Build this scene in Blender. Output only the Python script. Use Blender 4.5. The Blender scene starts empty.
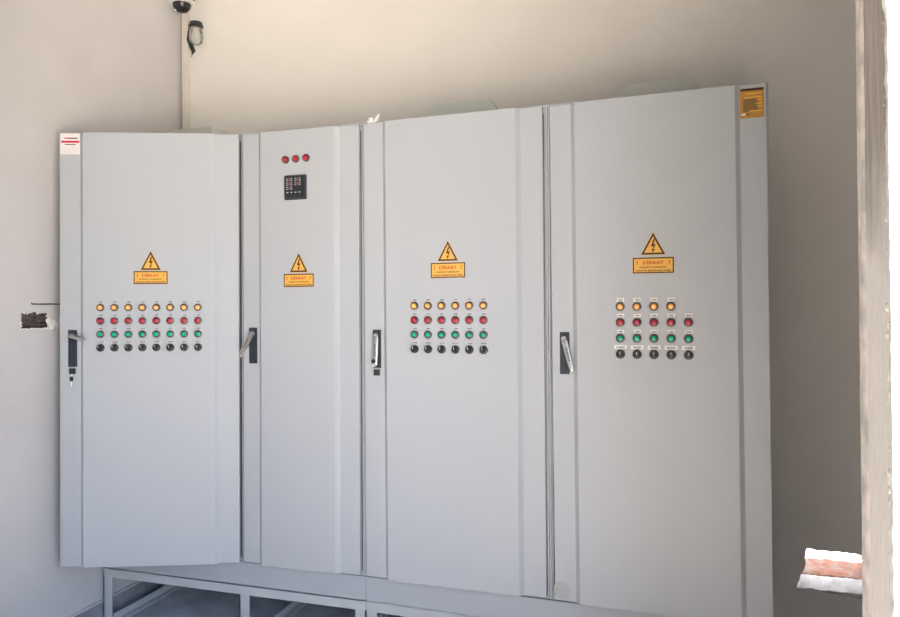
import bpy, bmesh, math, random
from mathutils import Vector, Matrix, noise
from mathutils.geometry import tessellate_polygon

random.seed(7)
S = bpy.context.scene
COL = S.collection

# ------------------------------------------------------------------ camera
cam_d = bpy.data.cameras.new('camera')
cam_d.sensor_width = 36.0
cam_d.lens = 701.05 * 36.0 / 900.0
cam_d.clip_start = 0.02
cam = bpy.data.objects.new('camera', cam_d)
COL.objects.link(cam)
YAW, PIT, ROL = -0.29926, 0.00471, -0.0042
F = Vector((math.sin(YAW) * math.cos(PIT), math.cos(YAW) * math.cos(PIT), math.sin(PIT)))
R = Vector((math.cos(YAW), -math.sin(YAW), 0))
U = R.cross(F)
R2 = R * math.cos(ROL) + U * math.sin(ROL)
U2 = -R * math.sin(ROL) + U * math.cos(ROL)
CAM = Vector((2.64465, -2.78645, 1.45))
m = Matrix((( R2.x, U2.x, -F.x, CAM.x), (R2.y, U2.y, -F.y, CAM.y), (R2.z, U2.z, -F.z, CAM.z), (0, 0, 0, 1)))
cam.matrix_world = m
S.camera = cam

# ------------------------------------------------------------------ light and exposure
world = bpy.data.worlds.new('sky')
S.world = world
world.use_nodes = True
wn = world.node_tree
wn.nodes.clear()
sky = wn.nodes.new('ShaderNodeTexSky')
sky.sky_type = 'NISHITA'
sky.sun_disc = False
sky.sun_elevation = math.radians(62)
sky.sun_rotation = math.radians(200)
sky.dust_density = 2.5
bg = wn.nodes.new('ShaderNodeBackground')
bg.inputs['Strength'].default_value = 0.50
wo = wn.nodes.new('ShaderNodeOutputWorld')
wn.links.new(sky.outputs[0], bg.inputs[0])
wn.links.new(bg.outputs[0], wo.inputs[0])

sun_d = bpy.data.lights.new('sun', 'SUN')
sun_d.energy = 34.0
sun_d.angle = math.radians(0.6)
sun_d.color = (1.0, 0.95, 0.88)
sun = bpy.data.objects.new('sun', sun_d)
COL.objects.link(sun)
sun.rotation_euler = Vector((-0.45, 0.07, -1.0)).to_track_quat('-Z', 'Y').to_euler()

S.view_settings.view_transform = 'Standard'
S.view_settings.look = 'None'
S.view_settings.gamma = 1.0
S.view_settings.use_curve_mapping = False
S.view_settings.exposure = 1.04

# ------------------------------------------------------------------ materials
def mat(name, col, rough=0.5, metal=0.0, coat=0.0, vary=0.0, vscale=6.0, bump=0.0, bscale=300.0,
        stretch=(1, 1, 1), trans=0.0, ior=1.45, col2=None, lo=0.35, hi=0.65):
    mt = bpy.data.materials.new(name)
    mt.use_nodes = True
    nt = mt.node_tree
    b = nt.nodes['Principled BSDF']
    b.inputs['Roughness'].default_value = rough
    b.inputs['Metallic'].default_value = metal
    b.inputs['Coat Weight'].default_value = coat
    b.inputs['IOR'].default_value = ior
    b.inputs['Transmission Weight'].default_value = trans
    tc = nt.nodes.new('ShaderNodeTexCoord')
    mp = nt.nodes.new('ShaderNodeMapping')
    mp.inputs['Scale'].default_value = stretch
    nt.links.new(tc.outputs['Object'], mp.inputs['Vector'])
    n1 = nt.nodes.new('ShaderNodeTexNoise')
    n1.inputs['Scale'].default_value = vscale
    n1.inputs['Detail'].default_value = 6
    nt.links.new(mp.outputs[0], n1.inputs['Vector'])
    rp = nt.nodes.new('ShaderNodeValToRGB')
    rp.color_ramp.elements[0].position = lo
    rp.color_ramp.elements[1].position = hi
    c2 = col2 if col2 else tuple(min(1, c * (1 - vary)) for c in col)
    rp.color_ramp.elements[0].color = (*c2, 1)
    rp.color_ramp.elements[1].color = (*col, 1)
    nt.links.new(n1.outputs['Fac'], rp.inputs[0])
    nt.links.new(rp.outputs[0], b.inputs['Base Color'])
    if bump:
        n2 = nt.nodes.new('ShaderNodeTexNoise')
        n2.inputs['Scale'].default_value = bscale
        n2.inputs['Detail'].default_value = 4
        nt.links.new(mp.outputs[0], n2.inputs['Vector'])
        bp = nt.nodes.new('ShaderNodeBump')
        bp.inputs['Strength'].default_value = bump
        bp.inputs['Distance'].default_value = 0.002
        nt.links.new(n2.outputs['Fac'], bp.inputs['Height'])
        nt.links.new(bp.outputs[0], b.inputs['Normal'])
    return mt

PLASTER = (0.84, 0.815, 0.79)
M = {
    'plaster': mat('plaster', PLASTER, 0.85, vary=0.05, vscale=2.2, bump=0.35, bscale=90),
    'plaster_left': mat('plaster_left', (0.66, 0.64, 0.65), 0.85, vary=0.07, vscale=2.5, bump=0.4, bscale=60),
    'ceiling': mat('ceiling_paint', (0.88, 0.86, 0.82), 0.9, vary=0.03),
    'floor': mat('concrete_floor', (0.62, 0.64, 0.70), 0.7, vary=0.3, vscale=7, bump=0.5, bscale=50),
    'ground': mat('concrete_ground', (0.50, 0.46, 0.40), 0.9, vary=0.2, vscale=3, bump=0.4, bscale=30),
    'blocker': mat('blocker_matt', (0.10, 0.095, 0.09), 0.9, vary=0.15, vscale=2),  # matt dark finish for the unseen added light blockers
    'blocker_side': mat('blocker_side_matt', (0.10, 0.10, 0.10), 0.8, vary=0.15, vscale=2),
    'bounce_cut': mat('bounce_cut_dark', (0.15, 0.13, 0.11), 0.95, vary=0.3, vscale=5),
    'base': mat('skirting', (0.34, 0.34, 0.37), 0.6, vary=0.3, vscale=14, bump=0.3, bscale=60),
    'reveal': mat('trowelled_plaster', (0.72, 0.64, 0.56), 0.8, vscale=5.0, stretch=(1, 9, 0.9), bump=1.0, bscale=26,
                  col2=(0.40, 0.35, 0.30), lo=0.38, hi=0.6),
    'rim': mat('smooth_render', (0.84, 0.78, 0.72), 0.8, vary=0.35, vscale=24, bump=1.0, bscale=80),
    'white_plaster': mat('fresh_plaster', (0.90, 0.88, 0.86), 0.85, vary=0.12, vscale=30, bump=1.0, bscale=60),
    'hollow': mat('chiselled_block', (0.17, 0.125, 0.115), 0.9, vary=0.45, vscale=28, bump=1.0, bscale=90, stretch=(1, 1, 3)),
    'brick': mat('broken_brick', (0.46, 0.20, 0.125), 0.9, vscale=26, bump=1.0, bscale=70,
                 col2=(0.42, 0.30, 0.24), lo=0.4, hi=0.6),
    'cab': mat('grey_powder_coat', (0.49, 0.515, 0.555), 0.38, vary=0.012, vscale=3, bump=0.22, bscale=420),
    'cab_side': mat('grey_powder_coat_body', (0.46, 0.485, 0.525), 0.42, vary=0.02, vscale=3, bump=0.2, bscale=420),
    'hood': mat('hood_paint', (0.52, 0.56, 0.54), 0.5, vary=0.06, vscale=14),
    'gasket': mat('gasket_rubber', (0.10, 0.10, 0.11), 0.8),
    'frame': mat('frame_paint', (0.56, 0.58, 0.60), 0.45, vary=0.08, vscale=9, bump=0.2, bscale=200),
    'plate': mat('dark_plastic', (0.034, 0.043, 0.062), 0.42, vary=0.2, vscale=40),
    'chrome': mat('lever_zinc', (0.60, 0.59, 0.57), 0.32, metal=0.85, vary=0.1, vscale=60),
    'black': mat('black_plastic', (0.018, 0.018, 0.020), 0.3, coat=0.2),
    'grey_mark': mat('pointer_white', (0.7, 0.7, 0.7), 0.4),
    'bezel': mat('bezel_bronze', (0.10, 0.075, 0.07), 0.35, metal=0.4),
    'orange': mat('orange_lens', (0.93, 0.40, 0.07), 0.25, coat=0.4),
    'orange_core': mat('orange_lens_core', (1.0, 0.60, 0.20), 0.25, coat=0.4),
    'red': mat('red_lens', (0.48, 0.025, 0.055), 0.25, coat=0.4),
    'red_core': mat('red_lens_core', (0.52, 0.032, 0.062), 0.25, coat=0.4),
    'green': mat('green_lens', (0.0, 0.33, 0.20), 0.25, coat=0.4),
    'green_core': mat('green_lens_core', (0.0, 0.47, 0.28), 0.25, coat=0.4),
    'tag': mat('label_film', (0.56, 0.575, 0.60), 0.35),
    'tag_white': mat('label_white', (0.88, 0.88, 0.86), 0.4),
    'ink': mat('label_ink', (0.10, 0.10, 0.11), 0.5),
    'yellow': mat('sign_yellow', (0.84, 0.46, 0.09), 0.4, coat=0.2),
    'sign_black': mat('sign_black', (0.045, 0.028, 0.02), 0.4, coat=0.2),
    'sign_red': mat('sign_red', (0.50, 0.03, 0.02), 0.4),
    'st_white': mat('sticker_white', (0.88, 0.84, 0.83), 0.4),
    'st_red': mat('sticker_red', (0.66, 0.03, 0.07), 0.4),
    'st_orange': mat('sticker_orange', (0.56, 0.29, 0.05), 0.4, vary=0.15, vscale=60),
    'st_brown': mat('sticker_brown', (0.26, 0.155, 0.05), 0.5),
    'seal': mat('seal_film', (0.46, 0.475, 0.48), 0.45, vary=0.12, vscale=60),
    'screen': mat('meter_face', (0.028, 0.033, 0.040), 0.25, coat=0.5),
    'digit': mat('meter_digit_window', (0.14, 0.075, 0.09), 0.3),
    'digit_mark': mat('meter_print', (0.55, 0.56, 0.58), 0.5),
    'trunk': mat('trunking_pvc', (0.74, 0.70, 0.64), 0.5, vary=0.05, vscale=20),
    'cable': mat('cable_black', (0.03, 0.03, 0.03), 0.5),
    'glass': mat('lamp_glass', (0.85, 0.85, 0.82), 0.12, trans=0.75),
    'pipe': mat('pipe_grey', (0.46, 0.47, 0.50), 0.45, vary=0.15, vscale=20),
    'nickel': mat('bright_steel', (0.88, 0.88, 0.86), 0.35, metal=0.35),
    'debris': mat('debris', (0.07, 0.07, 0.08), 0.9, vary=0.4, vscale=60),
}

for n_ in M['reveal'].node_tree.nodes:
    if n_.type == 'BUMP': n_.inputs['Distance'].default_value = 0.003
# bare cement render in the upper part of the reveal, cream coat below, with a ragged border
nt = M['reveal'].node_tree
pb = nt.nodes['Principled BSDF']
old = pb.inputs['Base Color'].links[0].from_socket
tc = nt.nodes.new('ShaderNodeTexCoord'); sp = nt.nodes.new('ShaderNodeSeparateXYZ'); nz = nt.nodes.new('ShaderNodeTexNoise')
nz.inputs['Scale'].default_value = 3.5; nz.inputs['Detail'].default_value = 5
nt.links.new(tc.outputs['Object'], sp.inputs[0]); nt.links.new(tc.outputs['Object'], nz.inputs['Vector'])
ad = nt.nodes.new('ShaderNodeMath'); ad.operation = 'MULTIPLY_ADD'; ad.inputs[1].default_value = 0.9
nt.links.new(nz.outputs['Fac'], ad.inputs[0]); nt.links.new(sp.outputs['Z'], ad.inputs[2])
mr = nt.nodes.new('ShaderNodeMapRange'); mr.inputs['From Min'].default_value = 1.85; mr.inputs['From Max'].default_value = 2.25
nt.links.new(ad.outputs[0], mr.inputs['Value'])
mx = nt.nodes.new('ShaderNodeMix'); mx.data_type = 'RGBA'
cream = nt.nodes.new('ShaderNodeMix'); cream.data_type = 'RGBA'; cream.inputs[0].default_value = 0.95
nt.links.new(old, cream.inputs['A']); cream.inputs['B'].default_value = (0.95, 0.92, 0.88, 1)
grey = nt.nodes.new('ShaderNodeMix'); grey.data_type = 'RGBA'; grey.inputs[0].default_value = 0.5
nt.links.new(old, grey.inputs['A']); grey.inputs['B'].default_value = (0.36, 0.34, 0.31, 1)
nt.links.new(mr.outputs[0], mx.inputs[0])
nt.links.new(cream.outputs['Result'], mx.inputs['A']); nt.links.new(grey.outputs['Result'], mx.inputs['B'])
nt.links.new(mx.outputs['Result'], pb.inputs['Base Color'])

# ------------------------------------------------------------------ mesh helpers
class MB:
    def __init__(s):
        s.v = []; s.f = []; s.mi = []; s.mats = []; s.sm = []
    def idx(s, mt):
        if mt not in s.mats: s.mats.append(mt)
        return s.mats.index(mt)
    def add(s, verts, faces, mt, smooth=False):
        o = len(s.v); k = s.idx(mt)
        s.v += [tuple(v) for v in verts]
        for f in faces:
            s.f.append([i + o for i in f]); s.mi.append(k); s.sm.append(smooth)
        return s
    def box(s, x0, x1, y0, y1, z0, z1, mt, b=0.0):
        if b <= 0:
            vs = [(x, y, z) for z in (z0, z1) for y in (y0, y1) for x in (x0, x1)]
            fs = [(0, 2, 3, 1), (4, 5, 7, 6), (0, 1, 5, 4), (2, 6, 7, 3), (0, 4, 6, 2), (1, 3, 7, 5)]
            return s.add(vs, fs, mt)
        bm = bmesh.new()
        bmesh.ops.create_cube(bm, size=1, matrix=Matrix.Translation(((x0 + x1) / 2, (y0 + y1) / 2, (z0 + z1) / 2)) @ Matrix.Diagonal((x1 - x0, y1 - y0, z1 - z0, 1)))
        bmesh.ops.bevel(bm, geom=bm.edges[:], offset=b, segments=2, affect='EDGES', profile=0.6)
        return s.bm(bm, mt)
    def bm(s, bm, mt, smooth=False):
        bm.verts.ensure_lookup_table()
        s.add([v.co[:] for v in bm.verts], [[v.index for v in f.verts] for f in bm.faces], mt, smooth)
        bm.free(); return s
    def poly(s, pts, y0, y1, mt):
        """outline in x-z, front at y0, back at y1"""
        n = len(pts)
        vs = [(x, y0, z) for x, z in pts] + [(x, y1, z) for x, z in pts]
        fs = [tuple(range(n)), tuple(reversed(range(n, 2 * n)))]
        fs += [(i, i + n, (i + 1) % n + n, (i + 1) % n) for i in range(n)]
        return s.add(vs, fs, mt)
    def prism_z(s, pts, z0, z1, mt):
        n = len(pts)
        vs = [(x, y, z0) for x, y in pts] + [(x, y, z1) for x, y in pts]
        fs = [tuple(range(n)), tuple(reversed(range(n, 2 * n)))] + [(i, i + n, (i + 1) % n + n, (i + 1) % n) for i in range(n)]
        return s.add(vs, fs, mt)
    def lathe(s, prof, mt, c=(0, 0, 0), axis='y', n=24, smooth=True):
        """prof: (radius, height along -y (or +z))"""
        vs = []; fs = []
        for r, h in prof:
            for i in range(n):
                a = 2 * math.pi * i / n
                if axis == 'y': vs.append((c[0] + r * math.cos(a), c[1] - h, c[2] + r * math.sin(a)))
                else: vs.append((c[0] + r * math.cos(a), c[1] + r * math.sin(a), c[2] + h))
        for k in range(len(prof) - 1):
            for i in range(n):
                j = (i + 1) % n
                fs.append((k * n + i, k * n + j, (k + 1) * n + j, (k + 1) * n + i))
        fs.append(tuple(range(n)))
        fs.append(tuple((len(prof) - 1) * n + i for i in range(n)))
        return s.add(vs, fs, mt, smooth)
    def tube(s, pts, r, mt, n=10):
        pts = [Vector(p) for p in pts]; vs = []; fs = []
        for k, p in enumerate(pts):
            d = (pts[min(k + 1, len(pts) - 1)] - pts[max(k - 1, 0)]).normalized()
            a = d.cross(Vector((0, 0, 1)) if abs(d.z) < .9 else Vector((1, 0, 0))).normalized(); b = d.cross(a)
            rr = r[k] if isinstance(r, (list, tuple)) else r
            for i in range(n):
                t = 2 * math.pi * i / n
                vs.append(p + a * rr * math.cos(t) + b * rr * math.sin(t))
        for k in range(len(pts) - 1):
            for i in range(n):
                j = (i + 1) % n
                fs.append((k * n + i, k * n + j, (k + 1) * n + j, (k + 1) * n + i))
        fs += [tuple(range(n)), tuple((len(pts) - 1) * n + i for i in range(n))]
        return s.add(vs, fs, mt, True)
    def build(s, name, parent=None, loc=(0, 0, 0), rz=0.0, fixn=True, bevel=0.0, label=None):
        me = bpy.data.meshes.new(name)
        me.from_pydata(s.v, [], s.f)
        for mt in s.mats: me.materials.append(M[mt])
        for p, k, q in zip(me.polygons, s.mi, s.sm):
            p.material_index = k; p.use_smooth = q
        if fixn:
            bm = bmesh.new(); bm.from_mesh(me)
            bmesh.ops.recalc_face_normals(bm, faces=bm.faces[:])
            bm.to_mesh(me); bm.free()
        if any(s.sm):
            try: me.set_sharp_from_angle(angle=math.radians(35))
            except Exception: pass
        o = bpy.data.objects.new(name, me)
        COL.objects.link(o)
        o.location = loc; o.rotation_euler = (0, 0, rz)
        if parent: o.parent = parent
        if bevel:
            b = o.modifiers.new('bevel', 'BEVEL'); b.width = bevel; b.segments = 2; b.limit_method = 'ANGLE'; b.angle_limit = math.radians(25)
        if label: o['label'] = label
        return o

def empty(name, loc, rz=0.0):
    o = bpy.data.objects.new(name, None)
    COL.objects.link(o); o.location = loc; o.rotation_euler = (0, 0, rz); o.empty_display_size = 0.1
    return o
def tag(o, label, cat, group=None):
    o['label'] = label; o['category'] = cat
    if group: o['group'] = group
    return o
def struct(o):
    o['kind'] = 'structure'; return o

def text_geo(txt, width=None, height=None):
    """flat text as verts/faces, centred, in x-z"""
    cu = bpy.data.curves.new('t', 'FONT'); cu.body = txt; cu.size = 1.0; cu.resolution_u = 2; cu.offset = 0.025
    ob = bpy.data.objects.new('t', cu); COL.objects.link(ob)
    me = ob.to_mesh()
    vs = [v.co.copy() for v in me.vertices]; fs = [list(p.vertices) for p in me.polygons]
    ob.to_mesh_clear(); bpy.data.objects.remove(ob); bpy.data.curves.remove(cu)
    x0 = min(v.x for v in vs); x1 = max(v.x for v in vs); y0 = min(v.y for v in vs); y1 = max(v.y for v in vs)
    sx = width / (x1 - x0); sy = height / (y1 - y0)
    return [((v.x - (x0 + x1) / 2) * sx, 0, (v.y - (y0 + y1) / 2) * sy) for v in vs], fs
TXT = {}
def text(mb, txt, cx, y, cz, w, h, mt):
    k = (txt, w, h)
    if k not in TXT: TXT[k] = text_geo(txt, w, h)
    vs, fs = TXT[k]
    mb.add([(x + cx, y, z + cz) for x, _, z in vs], fs, mt)

def wall_mesh(name, outer, holes, to3, depth, m_front, m_hole, through=True, hole_depth=0.05, parent=None):
    """outer and holes: 2-D outlines; to3(a, b, d) -> point at depth d behind the face"""
    mb = MB()
    loops = [outer] + holes
    flat = [p for l in loops for p in l]
    tris = tessellate_polygon([[Vector((a, b, 0)) for a, b in l] for l in loops])
    mb.add([to3(a, b, 0) for a, b in flat], tris, m_front)
    if through:
        mb.add([to3(a, b, depth) for a, b in flat], tris, m_front)
    else:
        mb.add([to3(a, b, depth) for a, b in outer], [tuple(range(len(outer)))], m_front)
    n = len(outer)
    mb.add([to3(a, b, 0) for a, b in outer] + [to3(a, b, depth) for a, b in outer],
           [(i, (i + 1) % n, (i + 1) % n + n, i + n) for i in range(n)], m_front)
    hd = depth if through else hole_depth
    for h in holes:
        n = len(h)
        mb.add([to3(a, b, 0) for a, b in h] + [to3(a, b, hd) for a, b in h],
               [(i, (i + 1) % n, (i + 1) % n + n, i + n) for i in range(n)], m_hole)
        if not through:
            t2 = tessellate_polygon([[Vector((a, b, 0)) for a, b in h]])
            mb.add([to3(a, b, hd) for a, b in h], t2, m_hole)
    return struct(mb.build(name, parent, fixn=True))

def rough_outline(pts, step, amp, seed=0):
    rnd = random.Random(seed); out = []
    n = len(pts)
    for i in range(n):
        a = Vector(pts[i]); b = Vector(pts[(i + 1) % n]); L = (b - a).length; k = max(1, int(L / step))
        for j in range(k):
            p = a.lerp(b, j / k); d = (b - a).normalized(); nn = Vector((-d.y, d.x))
            q = p + nn * rnd.uniform(-amp, amp) + d * rnd.uniform(-amp, amp) * 0.4
            out.append((q.x, q.y))
    return out

# ------------------------------------------------------------------ room shell
XL, XR, YB, YF, YO, ZC = -0.02, 4.3, 0.62, -1.226, -1.426, 3.4
ZF = -0.055         # floor level
XJ = 3.005          # right side of the wide doorway
XJL = 0.72          # left side of the doorway
ZD = 2.75           # top of the doorway

struct(MB().box(XL - .2, XR + .2, YF, YB + .2, -0.2, ZF, 'floor').build('floor'))
struct(MB().box(XL - .2, XR + .2, YO, YF, -0.2, ZF - .004, 'base').build('threshold'))  # dark strip set in the unseen doorway floor to cut sun bounce
struct(MB().box(XL - .2, XR + .2, YO, YB + .2, ZC, ZC + .15, 'ceiling').build('ceiling'))
struct(MB().box(XR, XR + .2, YF, YB, ZF, ZC, 'plaster').build('wall_right'))

# back wall with the broken hole low on the right
hole = rough_outline([(3.188, 0.232), (3.50, 0.198), (3.50, 0.395), (3.225, 0.403), (3.222, 0.33), (3.205, 0.285)], 0.014, 0.0035, 3)
def flare(a, b):
    # breach widens up and outwards, unseen, shaped to let skylight onto the brick
    return 0.30 if (0.3 < b < 0.42 and a > 3.1 and a < 3.6) else 0.0
wall_mesh('wall_back', [(XL, ZF), (XR, ZF), (XR, ZC), (XL, ZC)], [hole], lambda a, b, d: (a - flare(a, b) * .5, YB + d, b + flare(a, b)) if d else (a, YB, b), 0.2, 'plaster', 'white_plaster')
# left wall with the chiselled socket and the short slot
sock = rough_outline([(-0.438, 1.384), (-0.302, 1.386), (-0.302, 1.402), (-0.312, 1.412), (-0.302, 1.428), (-0.306, 1.452), (-0.342, 1.450), (-0.370, 1.456), (-0.392, 1.450), (-0.437, 1.451)], 0.012, 0.0018, 5)
slot = rough_outline([(-0.386, 1.489), (-0.12, 1.491), (-0.12, 1.4965), (-0.383, 1.495), (-0.383, 1.499), (-0.388, 1.499)], 0.03, 0.0008, 6)
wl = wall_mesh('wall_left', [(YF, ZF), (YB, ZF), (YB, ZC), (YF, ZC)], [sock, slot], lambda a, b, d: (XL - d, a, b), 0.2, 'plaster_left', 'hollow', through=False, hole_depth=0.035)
mb = MB()
mb.box(XL - .035, XL - .012, -0.436, -0.304, 1.398, 1.404, 'hollow')
mb.box(XL - .035, XL - .02, -0.436, -0.36, 1.42, 1.452, 'hollow')
mb.box(XL - .035, XL - .016, -0.35, -0.31, 1.412, 1.435, 'hollow')
mb.build('broken_block', wl)
mb = MB()
rnd = random.Random(11)
for k in range(16):
    bm = bmesh.new()
    bmesh.ops.create_icosphere(bm, subdivisions=2, radius=1)
    y = rnd.uniform(-0.298, -0.225); z = 1.400 + rnd.uniform(-0.016, 0.018)
    r = rnd.uniform(0.006, 0.014)
    for v in bm.verts:
        v.co = Vector((XL + v.co.x * 0.003, y + v.co.y * r * 1.3, z + v.co.z * r)) + Vector((0, 1, 1)) * noise.noise(v.co * 3) * 0.003
    mb.bm(bm, 'white_plaster', True)
for p in sock[::1]:
    if p[1] < 1.392 or rnd.random() < .3:
        bm = bmesh.new(); bmesh.ops.create_icosphere(bm, subdivisions=1, radius=1)
        for v in bm.verts: v.co = Vector((XL + v.co.x * 0.002, p[0] + v.co.y * 0.006, p[1] + v.co.z * 0.004 - .002))
        mb.bm(bm, 'white_plaster', True)
mb.build('plaster_smear', wl)

# front wall around the doorway; its right side is slightly out of plumb
def xj(z): return XJ + 0.0105 - 0.0045 * (z - 0.6)
wf = wall_mesh('wall_front', [(XL - .2, ZF), (XJL, ZF), (XJL, ZD), (xj(ZD), ZD), (xj(ZF), ZF), (XR + .2, ZF), (XR + .2, ZC), (XL - .2, ZC)], [],
               lambda a, b, d: (a, YO + d, b), YF - YO, 'reveal', 'reveal')
# plaster lip along the inner corner of the reveal and crumbs along the outer corner
mb = MB(); rnd = random.Random(2)
n = 180; vs = []; fs = []
for i in range(n + 1):
    z = ZD * i / n
    w = 0.004 + 0.0015 * noise.noise(Vector((z * 9, 0, 1)))
    e = 0.006 * noise.noise(Vector((z * 14, 3, 1)))
    X = xj(z) + .0005; vs += [(X, YF, z), (X - w, YF, z), (X - w, YF - .036 + e, z), (X, YF - .044 + e, z)]
for i in range(n):
    for k in range(3):
        a = i * 4 + k; fs.append((a, a + 1, a + 5, a + 4))
mb.add(vs, fs, 'rim', True)
mb.build('trim_1', None, fixn=False)['kind'] = 'structure'
mb = MB(); vs = []; fs = []
n = 260
for i in range(n + 1):
    z = ZD * i / n
    a = 0.003 + 0.008 * abs(noise.noise(Vector((z * 22, 5, 2)))) + 0.002 * rnd.random()
    c = 0.012 + 0.010 * noise.noise(Vector((z * 17, 1, 7)))
    X = xj(z); vs += [(X + .0005, YO + c + .01, z), (X - a, YO + c * .5, z), (X - a * .6, YO - a * .8, z), (X + c, YO - .001, z)]
for i in range(n):
    for k in range(3):
        a = i * 4 + k; fs.append((a, a + 1, a + 5, a + 4))
mb.add(vs, fs, 'white_plaster', False)
for k in range(110):
    z = rnd.uniform(0.2, 2.6); r = rnd.uniform(0.002, 0.0060)
    bm = bmesh.new(); bmesh.ops.create_icosphere(bm, subdivisions=2, radius=1)
    c = Vector((xj(z) - 0.001, YO + rnd.uniform(0.01, 0.028), z))
    for v in bm.verts: v.co = c + Vector((v.co.x * .003, v.co.y * r * 1.5, v.co.z * r * 1.6)) * (1 + .3 * noise.noise(v.co * 2 + c * 9))
    mb.bm(bm, 'reveal', True)
mb.build('trim_2', None, fixn=False)['kind'] = 'structure'

# skirting on the left wall
mb = MB()
mb.box(XL, XL + .012, YF, YB, ZF, 0.034, 'base')
mb.box(XL, XL + .014, YF, YB, 0.034, 0.042, 'plaster_left')
struct(mb.build('baseboard_left'))
struct(MB().box(-0.5, 2.85, -4.0, YO - .002, 2.80, 2.92, 'blocker').build('light_blocker_top'))  # unseen slab added to shade the doorway from the sky overhead
# ground outside, unseen; the darker part is added to cut bounced sunlight
struct(MB().box(2.62, 18, -16, -2.6, -0.2, ZF - .02, 'ground').build('ground'))
m_ = MB(); m_.box(-14, 2.62, -16, YO, -0.2, ZF - .03, 'bounce_cut'); m_.box(2.62, 18, -2.6, YO, -0.2, ZF - .03, 'bounce_cut'); struct(m_.build('ground_bounce_cut'))
# unseen tall slabs added to block sky and yard light from front and left
struct(MB().box(-14, 5.2, -9.4, -9.0, -0.15, 9.0, 'blocker').build('light_blocker_front'))
struct(MB().box(-1.0, -0.5, -9.0, YO - .02, -0.15, 3.6, 'blocker_side').build('light_blocker_left'))
struct(MB().box(-6, 12, YB + .2, 9, -0.30, -0.12, 'ground').build('ground_behind'))

# ------------------------------------------------------------------ cabinets
A3, A4 = 0.020794, 0.032049
ZBODY, ZDOOR, ZTOP, HB = 0.2061, 0.321, 2.257, 2.268
DH = ZTOP - ZDOOR
RAISE, T0 = 0.018, 0.020

def indicator(colour):
    mb = MB()
    mb.lathe([(0.0168, 0), (0.0168, 0.004), (0.0160, 0.0080), (0.0112, 0.0095), (0.0112, 0.006)], 'bezel')
    mb.lathe([(0.0112, 0.006), (0.0112, 0.0105), (0.0098, 0.0130), (0.0070, 0.0142)], colour)
    mb.lathe([(0.0070, 0.0138), (0.0062, 0.0150), (0.0032, 0.0158), (0.001, 0.0160)], colour + '_core')  # paler centre disc: the dome's highlight put into the lens colour
    return mb
def selector():
    mb = MB()
    mb.lathe([(0.0172, 0), (0.0172, 0.005), (0.0160, 0.009), (0.0128, 0.010), (0.0122, 0.017), (0.0112, 0.019)], 'black')
    mb.box(-0.0042, 0.0042, -0.029, -0.018, -0.0115, 0.0115, 'black', 0.0015)
    mb.box(-0.0012, 0.0012, -0.0296, -0.0288, 0.001, 0.0105, 'grey_mark')
    return mb
def label_plate(w, h, white, seed):
    rnd = random.Random(seed); mb = MB()
    mb.box(-w / 2, w / 2, -0.0008, 0, -h / 2, h / 2, 'tag_white' if white else 'tag')
    x = -w * 0.32; e = w * 0.32
    while x < e:                       # small print, too fine to read
        q = rnd.uniform(0.0012, 0.0026)
        hh = h * rnd.uniform(0.16, 0.24)
        mb.box(x, x + q, -0.0012, -0.0008, -hh, hh, 'ink'); x += q + rnd.uniform(0.0006, 0.0014)
    return mb
PROTO = {}
def inst(key, maker, name, parent, x, z, label=None):
    """first time a new mesh, afterwards an object copy sharing its mesh; x, z in door coordinates"""
    if key not in PROTO:
        o = maker().build(name, parent)
        PROTO[key] = o
    else:
        o = PROTO[key].copy(); COL.objects.link(o); o.parent = parent
    o.location = (x, -T0 - RAISE, z)
    if label: o['label'] = label
    return o

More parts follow.
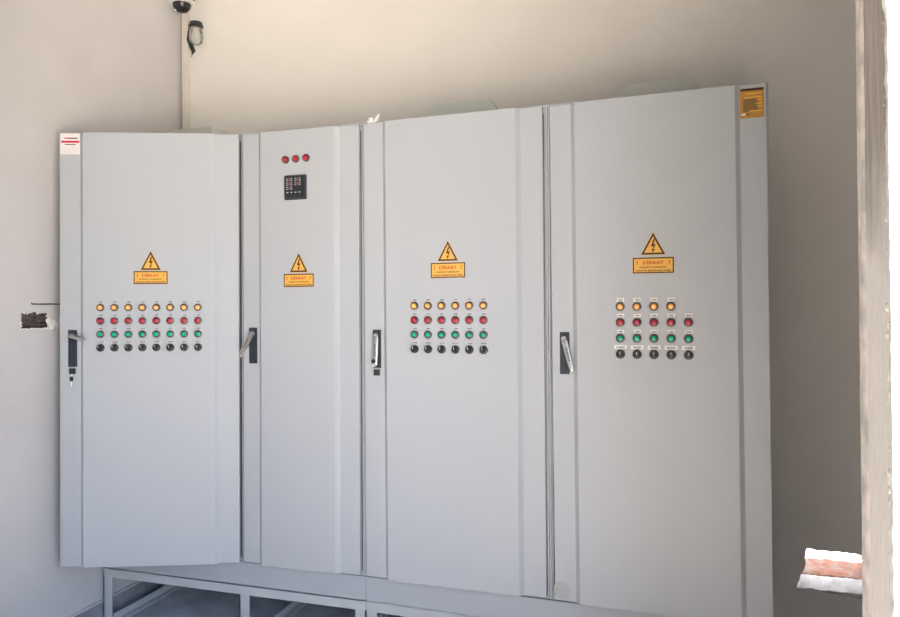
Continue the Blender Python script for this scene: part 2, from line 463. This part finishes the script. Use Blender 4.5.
def warning_signs(door, cx, z_apex, z_tri, z_top, z_bot, w):
    """triangle and plate; heights are absolute"""
    y = -T0 - RAISE
    za, zb = z_apex - ZDOOR, z_tri - ZDOOR
    mb = MB()
    hw = 0.046
    def tri(s, y0, y1, mt):
        c = zb + (za - zb) / 3.0
        mb.poly([(cx - hw * s, c + (zb - c) * s), (cx + hw * s, c + (zb - c) * s), (cx, c + (za - c) * s)], y0, y1, mt)
    tri(1.0, y - .0008, y, 'yellow'); tri(0.94, y - .0011, y - .0008, 'sign_black'); tri(0.70, y - .0014, y - .0011, 'yellow')
    k = (za - zb) / 0.085; c = zb + (za - zb) * .38
    bolt = [(0.001, 0.026), (0.007, 0.024), (0.001, 0.006), (0.010, 0.009), (0.002, -0.013), (0.006, -0.012), (-0.002, -0.023), (-0.005, -0.009), (-0.001, -0.011), (0.002, 0.000), (-0.008, -0.002)]
    t = tessellate_polygon([[Vector((a, b, 0)) for a, b in bolt]])
    mb.add([(cx + a, y - .0016, c + b * k) for a, b in bolt], t, 'sign_black')
    mb.build('warning_triangle', door, fixn=False, label='yellow triangle with a black lightning bolt')
    mb = MB(); z0, z1 = z_bot - ZDOOR, z_top - ZDOOR; zc = (z0 + z1) / 2; h = z1 - z0
    mb.box(cx - w / 2, cx + w / 2, y - .0008, y, z0, z1, 'yellow')
    mb.box(cx - w / 2 + .0008, cx + w / 2 - .0008, y - .0011, y - .0008, z0 + .0008, z1 - .0008, 'sign_black')
    mb.box(cx - w / 2 + .0052, cx + w / 2 - .0052, y - .0014, y - .0011, z0 + .0052, z1 - .0052, 'yellow')
    text(mb, 'DİKKAT', cx, y - .0016, zc + h * .20, w * .50, h * .27, 'sign_red')
    for s in (-1, 1): text(mb, '!', cx + s * w * .385, y - .0016, zc + h * .17, w * .028, h * .26, 'sign_red')
    text(mb, 'ENERJİYİ KESMEDEN', cx, y - .0016, zc - h * .115, w * .66, h * .14, 'sign_black')
    text(mb, 'PANOYA MÜDAHALE ETME', cx, y - .0016, zc - h * .315, w * .84, h * .13, 'sign_black')
    mb.build('warning_plate', door, fixn=False, label='yellow plate reading DİKKAT in red')

def handle(door, x0, x1, z1, z0, tip, lock=True, cyl=False):
    """recessed dark plate, zinc lever from its top; tip = lever end relative to the pivot (x, outward, z)"""
    z0 -= ZDOOR; z1 -= ZDOOR
    mb = MB()
    mb.box(x0, x1, -T0 - .004, -T0, z0, z1, 'plate', 0.0015)
    mb.box(x0 + .006, x1 - .006, -T0 - .0055, -T0 - .004, z0 + .006, z1 - .006, 'plate')
    mb.build('handle_plate', door, label='dark handle plate')
    cx = (x0 + x1) / 2
    piv = Vector((cx - .001, -T0 - .012, z1 - 0.026))
    d = Vector((tip[0], -tip[1], tip[2])); L = d.length; d.normalize()
    # lever: flat rounded bar, cross-section across the travel direction
    side = Vector((1, 0, 0)) - d * d.x; side.normalize(); up = d.cross(side)
    if up.y > 0: up = -up
    mb = MB(); ring = []
    prof = [(0.0, .6, .004), (0.004, .9, .006), (0.012, 1.0, .007), (L * .5, .95, .0075), (L * .8, .85, .007), (L - .01, .8, .006), (L - .003, .6, .005), (L, .3, .003)]
    vs = []; fs = []; W = 0.0125
    for t, w, hh in prof:
        c = piv + d * t
        for k in range(12):
            a = 2 * math.pi * k / 12
            vs.append(c + side * W * w * math.copysign(abs(math.cos(a)) ** .7, math.cos(a)) + up * hh * math.copysign(abs(math.sin(a)) ** .7, math.sin(a)))
    for q in range(len(prof) - 1):
        for k in range(12): fs.append((q * 12 + k, q * 12 + (k + 1) % 12, (q + 1) * 12 + (k + 1) % 12, (q + 1) * 12 + k))
    fs += [tuple(range(12)), tuple((len(prof) - 1) * 12 + k for k in range(12))]
    mb.add(vs, fs, 'chrome', True)
    for q in range(7):      # ribbed grip
        c = piv + d * (L * .3 + q * L * .06) + up * .0078
        b = [c + side * sx * .004 + d * sd * .0016 for sx, sd in ((-1, -1), (1, -1), (1, 1), (-1, 1))]
        mb.add(b, [(0, 1, 2, 3)], 'plate')
    mb.lathe([(0.011, -.012), (0.011, .002), (0.009, .004)], 'chrome', c=(piv.x, piv.y, piv.z))
    mb.build('handle_lever', door, label='bright zinc swing lever')
    if lock:
        mb = MB(); mb.box(cx - .0135, cx + .0135, -T0 - .010, -T0, z0 - .032, z0 - .006, 'black', .003)
        mb.box(cx - .006, cx + .006, -T0 - .011, -T0 - .010, z0 - .026, z0 - .014, 'plate')
        mb.build('door_lock', door, label='small square black lock')
    if cyl:
        mb = MB(); mb.lathe([(0.010, 0), (0.010, .006), (0.0085, .009)], 'black', c=(cx - .006, -T0 - .02, z0 + .030), n=20)
        mb.lathe([(0.007, 0), (0.007, .004)], 'nickel', c=(cx - .006, -T0 - .019, z0 + .012), n=16)
        mb.build('lock_cylinder', door, label='round black lock cylinder')

def cabinet(root, w, door_w, door_loc, door_rz, s1, s2, hood_x, label):
    tag(root, label, 'electrical cabinet', 'grey electrical cabinets in a row')
    # body with front lips
    mb = MB(); H = HB - ZBODY; g = 0.001
    zb0 = ZDOOR - ZBODY - .010
    mb.box(g, w - g, 0.004, 0.50, zb0, H, 'cab_side')
    for a, b in ((g, 0.0075), (w - 0.0075, w - g)): mb.box(a, b, -0.008, 0.006, ZDOOR - ZBODY - .006, H, 'cab_side')
    mb.box(g, w - g, -0.010, 0.006, H - .008, H, 'cab_side')
    mb.box(0.016, w - 0.016, -0.001, 0.005, 0.125, H - .03, 'gasket')
    mb.build('body', root, bevel=0.0008)
    # folded door, raised centre panel
    prof = [(0, 0), (0, -T0), (s1, -T0), (s1 + .017, -T0 - RAISE), (s2 - .017, -T0 - RAISE), (s2, -T0), (door_w, -T0), (door_w, 0)]
    mb = MB(); mb.prism_z(prof, 0, DH, 'cab')
    door = mb.build('door', root, door_loc, door_rz, bevel=0.0018)
    if hood_x is not None:
        mb = MB(); zb = H; y0, y1 = 0.06, 0.44
        b = [(hood_x - .172, y0, zb), (hood_x + .172, y0, zb), (hood_x + .172, y1, zb), (hood_x - .172, y1, zb)]
        c = [(x, y, z + .018) for x, y, z in b]
        t = [(hood_x - .120, y0 + .07, zb + .092), (hood_x + .120, y0 + .07, zb + .092), (hood_x + .120, y1 - .07, zb + .092), (hood_x - .120, y1 - .07, zb + .092)]
        fs = [(3, 2, 1, 0), (8, 9, 10, 11)]
        for k in (0, 4):
            for i in range(4): fs.append((k + i, k + (i + 1) % 4, k + 4 + (i + 1) % 4, k + 4 + i))
        mb.add(b + c + t, fs, 'hood')
        mb.build('roof_vent', root, bevel=0.004, label='low grey ventilation hood on the roof')
    return door

# positions of the four cabinets
c3 = Vector((1.4, 0, 0)); c4 = Vector((1.4 + .8 * math.cos(A3), -.8 * math.sin(A3), 0))
r1 = empty('electrical_cabinet', (0, 0, ZBODY))
r2 = empty('electrical_cabinet', (0.8, 0, ZBODY))
r3 = empty('electrical_cabinet', (c3.x, c3.y, ZBODY), -A3)
r4 = empty('electrical_cabinet', (c4.x, c4.y, ZBODY), -A4)
zd = ZDOOR - ZBODY
TH = math.radians(20.25)
d1 = cabinet(r1, .8, .788, (0.0582 - .008 * math.cos(TH), -0.2885 - .008 * math.sin(TH), zd), TH, .092, .700, .415,
             'leftmost grey electrical cabinet, door ajar, eight columns of round lamps')
d2 = cabinet(r2, .6, .573, (0.010, -0.002, zd), 0, .085, .482, None,
             'narrow grey electrical cabinet with black square meter and three red lamps')
d3 = cabinet(r3, .8, .775, (0.010, -0.002, zd), 0, .091, .687, .405,
             'grey electrical cabinet with six columns of lamps, right of the narrow one')
d4 = cabinet(r4, .8, .78, (0.010, -0.002, zd), 0, .083, .692, .41,
             'rightmost grey electrical cabinet with orange sticker and white lamp labels')

# lamps, switches and their labels
ROWZ = [1.4750, 1.4160, 1.3560, 1.2960]
COLS = ['orange', 'red', 'green']
def columns(door, xs, white=False, skip=(), n0=0):
    for r in range(4):
        for i, x in enumerate(xs):
            if (r, i) in skip: continue
            z = ROWZ[r] - ZDOOR - (0.0085 if white else 0)
            if r < 3:
                inst(COLS[r], lambda r=r: indicator(COLS[r]), 'indicator_lamp', door, x, z, '%s indicator lamp' % COLS[r])
                inst(('lab', white, (i * 3 + r) % 5), lambda: label_plate(0.026, 0.0135, white, i * 3 + r), 'lamp_label', door, x + .001, z + .0255)
            else:
                inst('sel', selector, 'selector_switch', door, x, z, 'black rotary selector switch')
                inst(('labw', white, i % 4), lambda: label_plate(0.046 if white else .034, 0.0150 if white else .012, white, 50 + i), 'switch_label', door, x, z + .0262)
columns(d1, [0.1860 + i * 0.0609 for i in range(8)])
columns(d3, [0.2362 + i * 0.0594 for i in range(6)])
columns(d4, [0.2700 + i * 0.0609 for i in range(5)], True, skip=((0, 4),))
for x, z in ((0.2307, 2.1244), (0.2808, 2.1254), (0.3315, 2.1263)):
    inst('red', lambda: indicator('red'), 'indicator_lamp', d2, x, z - ZDOOR, 'red indicator lamp above the meter')
for key, o in list(PROTO.items()): pass

warning_signs(d1, 0.4045, 1.7300, 1.6413, 1.6377, 1.5791, 0.150)
warning_signs(d2, 0.2925, 1.7130, 1.6255, 1.6204, 1.5616, 0.149)
warning_signs(d3, 0.3825, 1.7430, 1.6570, 1.6520, 1.5886, 0.149)
warning_signs(d4, 0.3905, 1.7450, 1.6585, 1.6500, 1.5900, 0.149)

handle(d1, 0.0380, 0.0765, 1.3755, 1.2114, (0.088, 0.060, -0.018))
handle(d2, 0.0315, 0.0725, 1.3823, 1.2206, (-0.005, 0.085, -0.100), lock=False)
handle(d3, 0.0380, 0.0765, 1.3750, 1.2123, (0.0, 0.008, -0.128), cyl=True)
handle(d4, 0.0378, 0.0752, 1.3688, 1.2052, (0.034, 0.014, -0.126), lock=False)

# meter on the narrow door
mb = MB(); y = -T0 - RAISE; zc = 1.999 - ZDOOR; xc = 0.281; h = 0.054
mb.box(xc - h, xc + h, y - .012, y, zc - h, zc + h, 'plate', .005)
mb.box(xc - h + .006, xc + h - .006, y - .0126, y - .0118, zc - h + .010, zc + h - .006, 'screen')
def digits(x, z):
    mb.box(x - .011, x + .011, y - .0131, y - .0126, z - .0068, z + .0068, 'digit')
    for sx in (-1, 1):
        for sz in (-1, 1): mb.box(x + sx * .0115 - .003, x + sx * .0115 + .003, y - .0134, y - .0126, z + sz * .0045 - .0018, z + sz * .0045 + .0018, 'digit_mark')
for k in range(3): digits(xc - .027, zc + .034 - k * .0185)
for k in range(2): digits(xc + .014, zc + .034 - k * .0185)
for k in range(4):
    mb.box(xc - .040 + k * .0195, xc - .031 + k * .0195, y - .0134, y - .0126, zc - .024, zc - .020, 'digit_mark')
    mb.box(xc - .041 + k * .0195, xc - .030 + k * .0195, y - .0138, y - .0126, zc - .038, zc - .031, 'black', .001)
mb.build('meter', d2, label='black square power meter with digit windows')

# stickers
mb = MB(); y = -T0
x0, x1 = 0.003, 0.088; z1 = ZTOP - ZDOOR - .002; z0 = z1 - .094
mb.box(x0, x1, y - .0006, y, z0, z1, 'st_white')
mb.box(x0 + .005, x1 - .001, y - .0009, y - .0006, z1 - .042, z1 - .033, 'st_red')
mb.box(x0 + .018, x1 - .008, y - .0009, y - .0006, z1 - .024, z1 - .019, 'st_red')
mb.box(x0 + .030, x1 - .010, y - .0011, y - .0009, z1 - .0245, z1 - .020, 'ink')
mb.box(x0 + .020, x1 - .017, y - .0009, y - .0006, z1 - .052, z1 - .048, 'ink')
rnd = random.Random(4)
for k in range(5):
    a = x0 + .010 + rnd.random() * .01
    while a < x1 - .014:
        q = rnd.uniform(.003, .009); mb.box(a, a + q, y - .0009, y - .0006, z1 - .062 - k * .0062, z1 - .0605 - k * .0062, 'frame'); a += q + .0025
mb.build('maker_sticker', d1, label='white sticker with a red bar')
mb = MB(); x0, x1 = 0.6945, 0.7730; z1 = 2.2500 - ZDOOR; z0 = 2.1420 - ZDOOR
mb.box(x0, x1, y - .0006, y, z0, z1, 'st_orange')
mb.box(x0 + .001, x1 - .001, y - .0009, y - .0006, z1 - .010, z1 - .0015, 'sign_black')
mb.box(x0 + .010, x1 - .018, y - .0009, y - .0006, z0 + .023, z1 - .038, 'st_brown')
for a, b, c in ((.018, .070, .019), (.012, .072, .033), (.056, .072, .042), (.052, .072, .056), (.056, .072, .066), (.030, .072, .082)):
    mb.box(x0 + a, x0 + b, y - .0012, y - .0009, z1 - c - .0035, z1 - c + .001, 'yellow')
mb.box(x0 + .004, x0 + .018, y - .0009, y - .0006, z0 + .011, z0 + .017, 'st_white')
mb.box(x0 + .019, x0 + .032, y - .0009, y - .0006, z0 + .009, z0 + .017, 'st_brown')
mb.build('notice_sticker', d4, label='orange notice sticker with dark heading')
mb = MB(); mb.lathe([(0.033, 0), (0.033, 0.0005)], 'seal', c=(0.040, -T0, 0.3617 - ZDOOR), n=40, smooth=False)
mb.build('round_seal', d4, label='faint round film near the bottom corner')

# ------------------------------------------------------------------ base frames
def base_frame(loc, rz, w, mid, label):
    root = empty('base_frame', loc, rz)
    tag(root, label, 'steel frame', 'welded steel base frames under the cabinets')
    t = 0.050; D = 0.47; zt = ZBODY - .0004; e = .005
    MB().box(0.0005, w - .0005, 0.0, 0.49, ZBODY, ZDOOR - .0115, 'cab_side', .001).build('plinth', root, label='closed sheet-metal plinth on the frame')
    def angle_x(x0, x1, y0, s, z1):        # angle bar along x, flange inwards
        m = MB(); m.box(x0, x1, y0, y0 + s * e, z1 - .045, z1, 'frame'); m.box(x0, x1, y0, y0 + s * t, z1 - e, z1, 'frame'); return m
    angle_x(0.001, w - .001, 0.002, 1, zt).build('top_rail', root)
    angle_x(0.001, w - .001, D, -1, zt).build('top_rail', root)
    for x0, s in ((0.001, 1), (mid - t / 2, 1), (w - .001, -1)):
        for y0, r in ((0.002, 1), (D, -1)):   # legs of angle bar
            m = MB()
            m.box(min(x0, x0 + s * t), max(x0, x0 + s * t), min(y0, y0 + r * e), max(y0, y0 + r * e), ZF, zt - .044, 'frame')
            m.box(min(x0, x0 + s * e), max(x0, x0 + s * e), min(y0, y0 + r * t), max(y0, y0 + r * t), ZF, zt - .044, 'frame')
            m.build('leg', root)
        xa = x0 + (0.052 if s > 0 else -.097)
        m = MB(); m.box(xa, xa + .040, 0.010, D - .01, ZF, ZF + e, 'frame'); m.box(xa, xa + e, 0.010, D - .01, ZF, ZF + .036, 'frame')
        m.build('bottom_rail', root)
        m = MB(); m.box(min(x0, x0 + s * e), max(x0, x0 + s * e), 0.054, D - .052, zt - .045, zt - e, 'frame'); m.build('side_rail', root)
    return root
base_frame((0, 0, 0), 0, 1.4, 0.795, 'grey welded base frame under the two left cabinets')
base_frame((1.4, 0, 0), -0.0264, 1.6, 0.8, 'grey welded base frame under the two right cabinets')

# ------------------------------------------------------------------ small things
# trunking in the corner and the two fittings on it
mb = MB()
mb.box(0.002, 0.038, YB - .020, YB, 0.05, ZC - .01, 'trunk', .001)
mb.box(0.000, 0.040, YB - .026, YB - .018, 0.05, ZC - .01, 'trunk', .002)
tag(mb.build('cable_trunking'), 'narrow cream cable trunking running up the corner behind the leftmost cabinet', 'cable trunking')
def fitting(name, loc, label, cat):
    r = empty(name, loc); tag(r, label, cat); return r
r = fitting('ceiling_spotlight', (0.032, 0.575, 3.212), 'round black spotlight with bright rim at the top of the corner trunking', 'lamp')
mb = MB(); mb.lathe([(0.066, -.03), (0.070, 0.02), (0.060, 0.05)], 'black', axis='z', c=(0, -.02, 0.02), n=28); mb.build('housing', r)
mb = MB(); mb.lathe([(0.060, -.010), (0.070, -.004), (0.072, 0.004), (0.062, 0.008)], 'nickel', axis='z', c=(0, -.02, -.005), n=28); mb.build('rim', r)
mb = MB(); mb.lathe([(0.014, -.052), (0.032, -.044), (0.046, -.026), (0.052, 0)], 'black', axis='z', c=(0, -.02, -.008), n=28); mb.build('lens', r, label='dark domed lens')
mb = MB(); mb.tube([(-.05, -.03, .06), (-.085, -.02, .03), (-.085, -.02, -.01), (-.05, -.03, -.045), (-.02, -.05, -.055)], .005, 'nickel'); mb.build('bracket', r)
r = fitting('wall_lamp', (0.118, 0.575, 3.012), 'small clear glass lamp with dark cap beside the corner trunking, below the spotlight', 'lamp')
mb = MB(); mb.lathe([(0.032, 0.040), (0.040, 0.052), (0.034, 0.075), (0.012, 0.082)], 'black', axis='z', c=(0, -.01, 0), n=24)
mb.box(-.045, -.028, -.02, .045, 0.03, 0.07, 'black', .003); mb.build('cap', r)
mb = MB(); mb.lathe([(0.022, -.046), (0.034, -.036), (0.040, -.005), (0.034, 0.042)], 'glass', axis='z', c=(0, -.01, 0), n=24); mb.build('glass_shade', r)
mb = MB(); mb.lathe([(0.012, -.040), (0.017, -.02), (0.014, 0.01), (0.010, 0.04)], 'tag_white', axis='z', c=(0, -.01, 0), n=16); mb.build('bulb', r)
mb = MB(); mb.tube([(-.030, .0, .062), (-.052, .0, .035), (-.056, .0, -.01), (-.040, .005, -.055), (-.030, .006, -.075), (-.044, .01, -.105)], [.006, .009, .012, .013, .012, .004], 'cable'); mb.build('cable', r)

# bent bright clip on the roof edge
mb = MB()
zt = HB
mb.box(-.026, .006, -.010, .010, 0, .009, 'nickel', .002)
mb.lathe([(0.012, 0.007), (0.012, .020), (0.007, .024)], 'nickel', axis='z', c=(-.014, 0, 0), n=14)
mb.tube([(.002, 0, .006), (.014, 0, .014), (.026, 0, .036)], [.007, .009, .006], 'nickel')
tag(mb.build('metal_clip', None, (1.453, -0.0255, ZTOP + .0005)), 'small bent bright metal clip on the top edge between narrow and middle cabinets', 'clip')

# key hanging below the lock of the open door
kx, kz = 0.0470, 1.158
u = Vector((math.cos(TH), math.sin(TH), 0)); nn = Vector((math.sin(TH), -math.cos(TH), 0))
o = Vector((0.0582, -0.288, 0)) + u * kx + nn * (T0 + .010)
r = empty('key', (o.x, o.y, kz), TH); tag(r, 'small dark key hanging under the lock of the leftmost door', 'key')
mb = MB(); bm = bmesh.new(); bmesh.ops.create_uvsphere(bm, u_segments=16, v_segments=10, radius=1)
for v in bm.verts: v.co = Vector((v.co.x * .0085, v.co.y * .003, v.co.z * .012))
mb.bm(bm, 'black', True); mb.build('key_bow', r)
mb = MB(); mb.tube([(0, 0, .010), (0, .003, .024)], .0012, 'nickel', 6); mb.tube([(0, 0, -.010), (-.001, 0, -.022), (0, 0, -.036)], .0013, 'chrome', 6); mb.build('key_blade', r)

mb = MB(); rnd = random.Random(9)
for k in range(7):
    bm = bmesh.new(); bmesh.ops.create_icosphere(bm, subdivisions=1, radius=1)
    c = Vector((0.012 + rnd.uniform(-.010, .022), 0.20 + rnd.uniform(-.015, .015), ZF + .004))
    for v in bm.verts: v.co = c + Vector((v.co.x * rnd.uniform(.006, .011), v.co.y * .006, v.co.z * .004))
    mb.bm(bm, 'debris')
tag(mb.build('rubble'), 'small dark heap of debris on the floor behind the left frame leg', 'debris')['kind'] = 'stuff'

# broken brickwork sloping up through the breach
def bed(w, d, z0, z1, n_x, n_y, amp, seed, mt, mb):
    bm = bmesh.new()
    bmesh.ops.create_grid(bm, x_segments=n_x, y_segments=n_y, size=0.5)
    for v in bm.verts:
        u, t = v.co.x + .5, v.co.y + .5
        p = Vector((u * w, t * d, 0))
        n1 = noise.noise(Vector((p.x * 26, p.y * 26, seed))); n2 = noise.noise(Vector((p.x * 75, p.y * 75, seed + 3)))
        v.co = Vector((p.x + n1 * .004 * (u < .95), p.y + n2 * .003, z0 + t * (z1 - z0) + n1 * amp + n2 * amp * .6))
    ex = bmesh.ops.extrude_face_region(bm, geom=bm.faces[:])
    for g in ex['geom']:
        if isinstance(g, bmesh.types.BMVert): g.co.z = 0.0
    mb.bm(bm, mt)
mb = MB(); bed(.292, .118, .032, .066, 34, 14, .006, 2, 'brick', mb)
tag(mb.build('brick', None, (3.206, YB + .080, 0.236), 0.0), 'broken orange brick in the hole low in the back wall', 'brick')
mb = MB(); bed(.312, .074, .004, .040, 40, 10, .0055, 9, 'white_plaster', mb)
struct(mb.build('trim_3', None, (3.186, YB - .002, 0.226), 0.0))

# twisted wire end on the sunlit outer wall
mb = MB()
mb.tube([(0, 0.004, 0), (-.001, -.006, .004), (.004, -.010, -.001), (.001, -.012, -.006), (.006, -.010, -.011), (.010, -.008, -.006), (.016, -.006, .001), (.030, -.004, .003)], .0012, 'cable', 6)
tag(mb.build('wire_end', None, (3.0145, YO, 1.4470)), 'thin twisted dark wire end on the sunlit wall at the right edge', 'wire')

# the two right-hand doors hang slightly out of plumb; what sits on them keeps its own upright
for d, th, sh in ((d3, 0.0045, 0.0046), (d4, 0.0070, 0.0140)):
    old = Matrix.Translation(d.location)
    d.location.x += sh; d.rotation_euler.y = -th
    new = Matrix.Translation(d.location) @ Matrix.Rotation(-th, 4, 'Y')
    k = new.inverted() @ old
    for c in list(COL.objects):
        if c.parent == d:
            b = k @ Matrix.Translation(c.location)
            c.location = b.to_translation(); c.rotation_euler = b.to_euler()
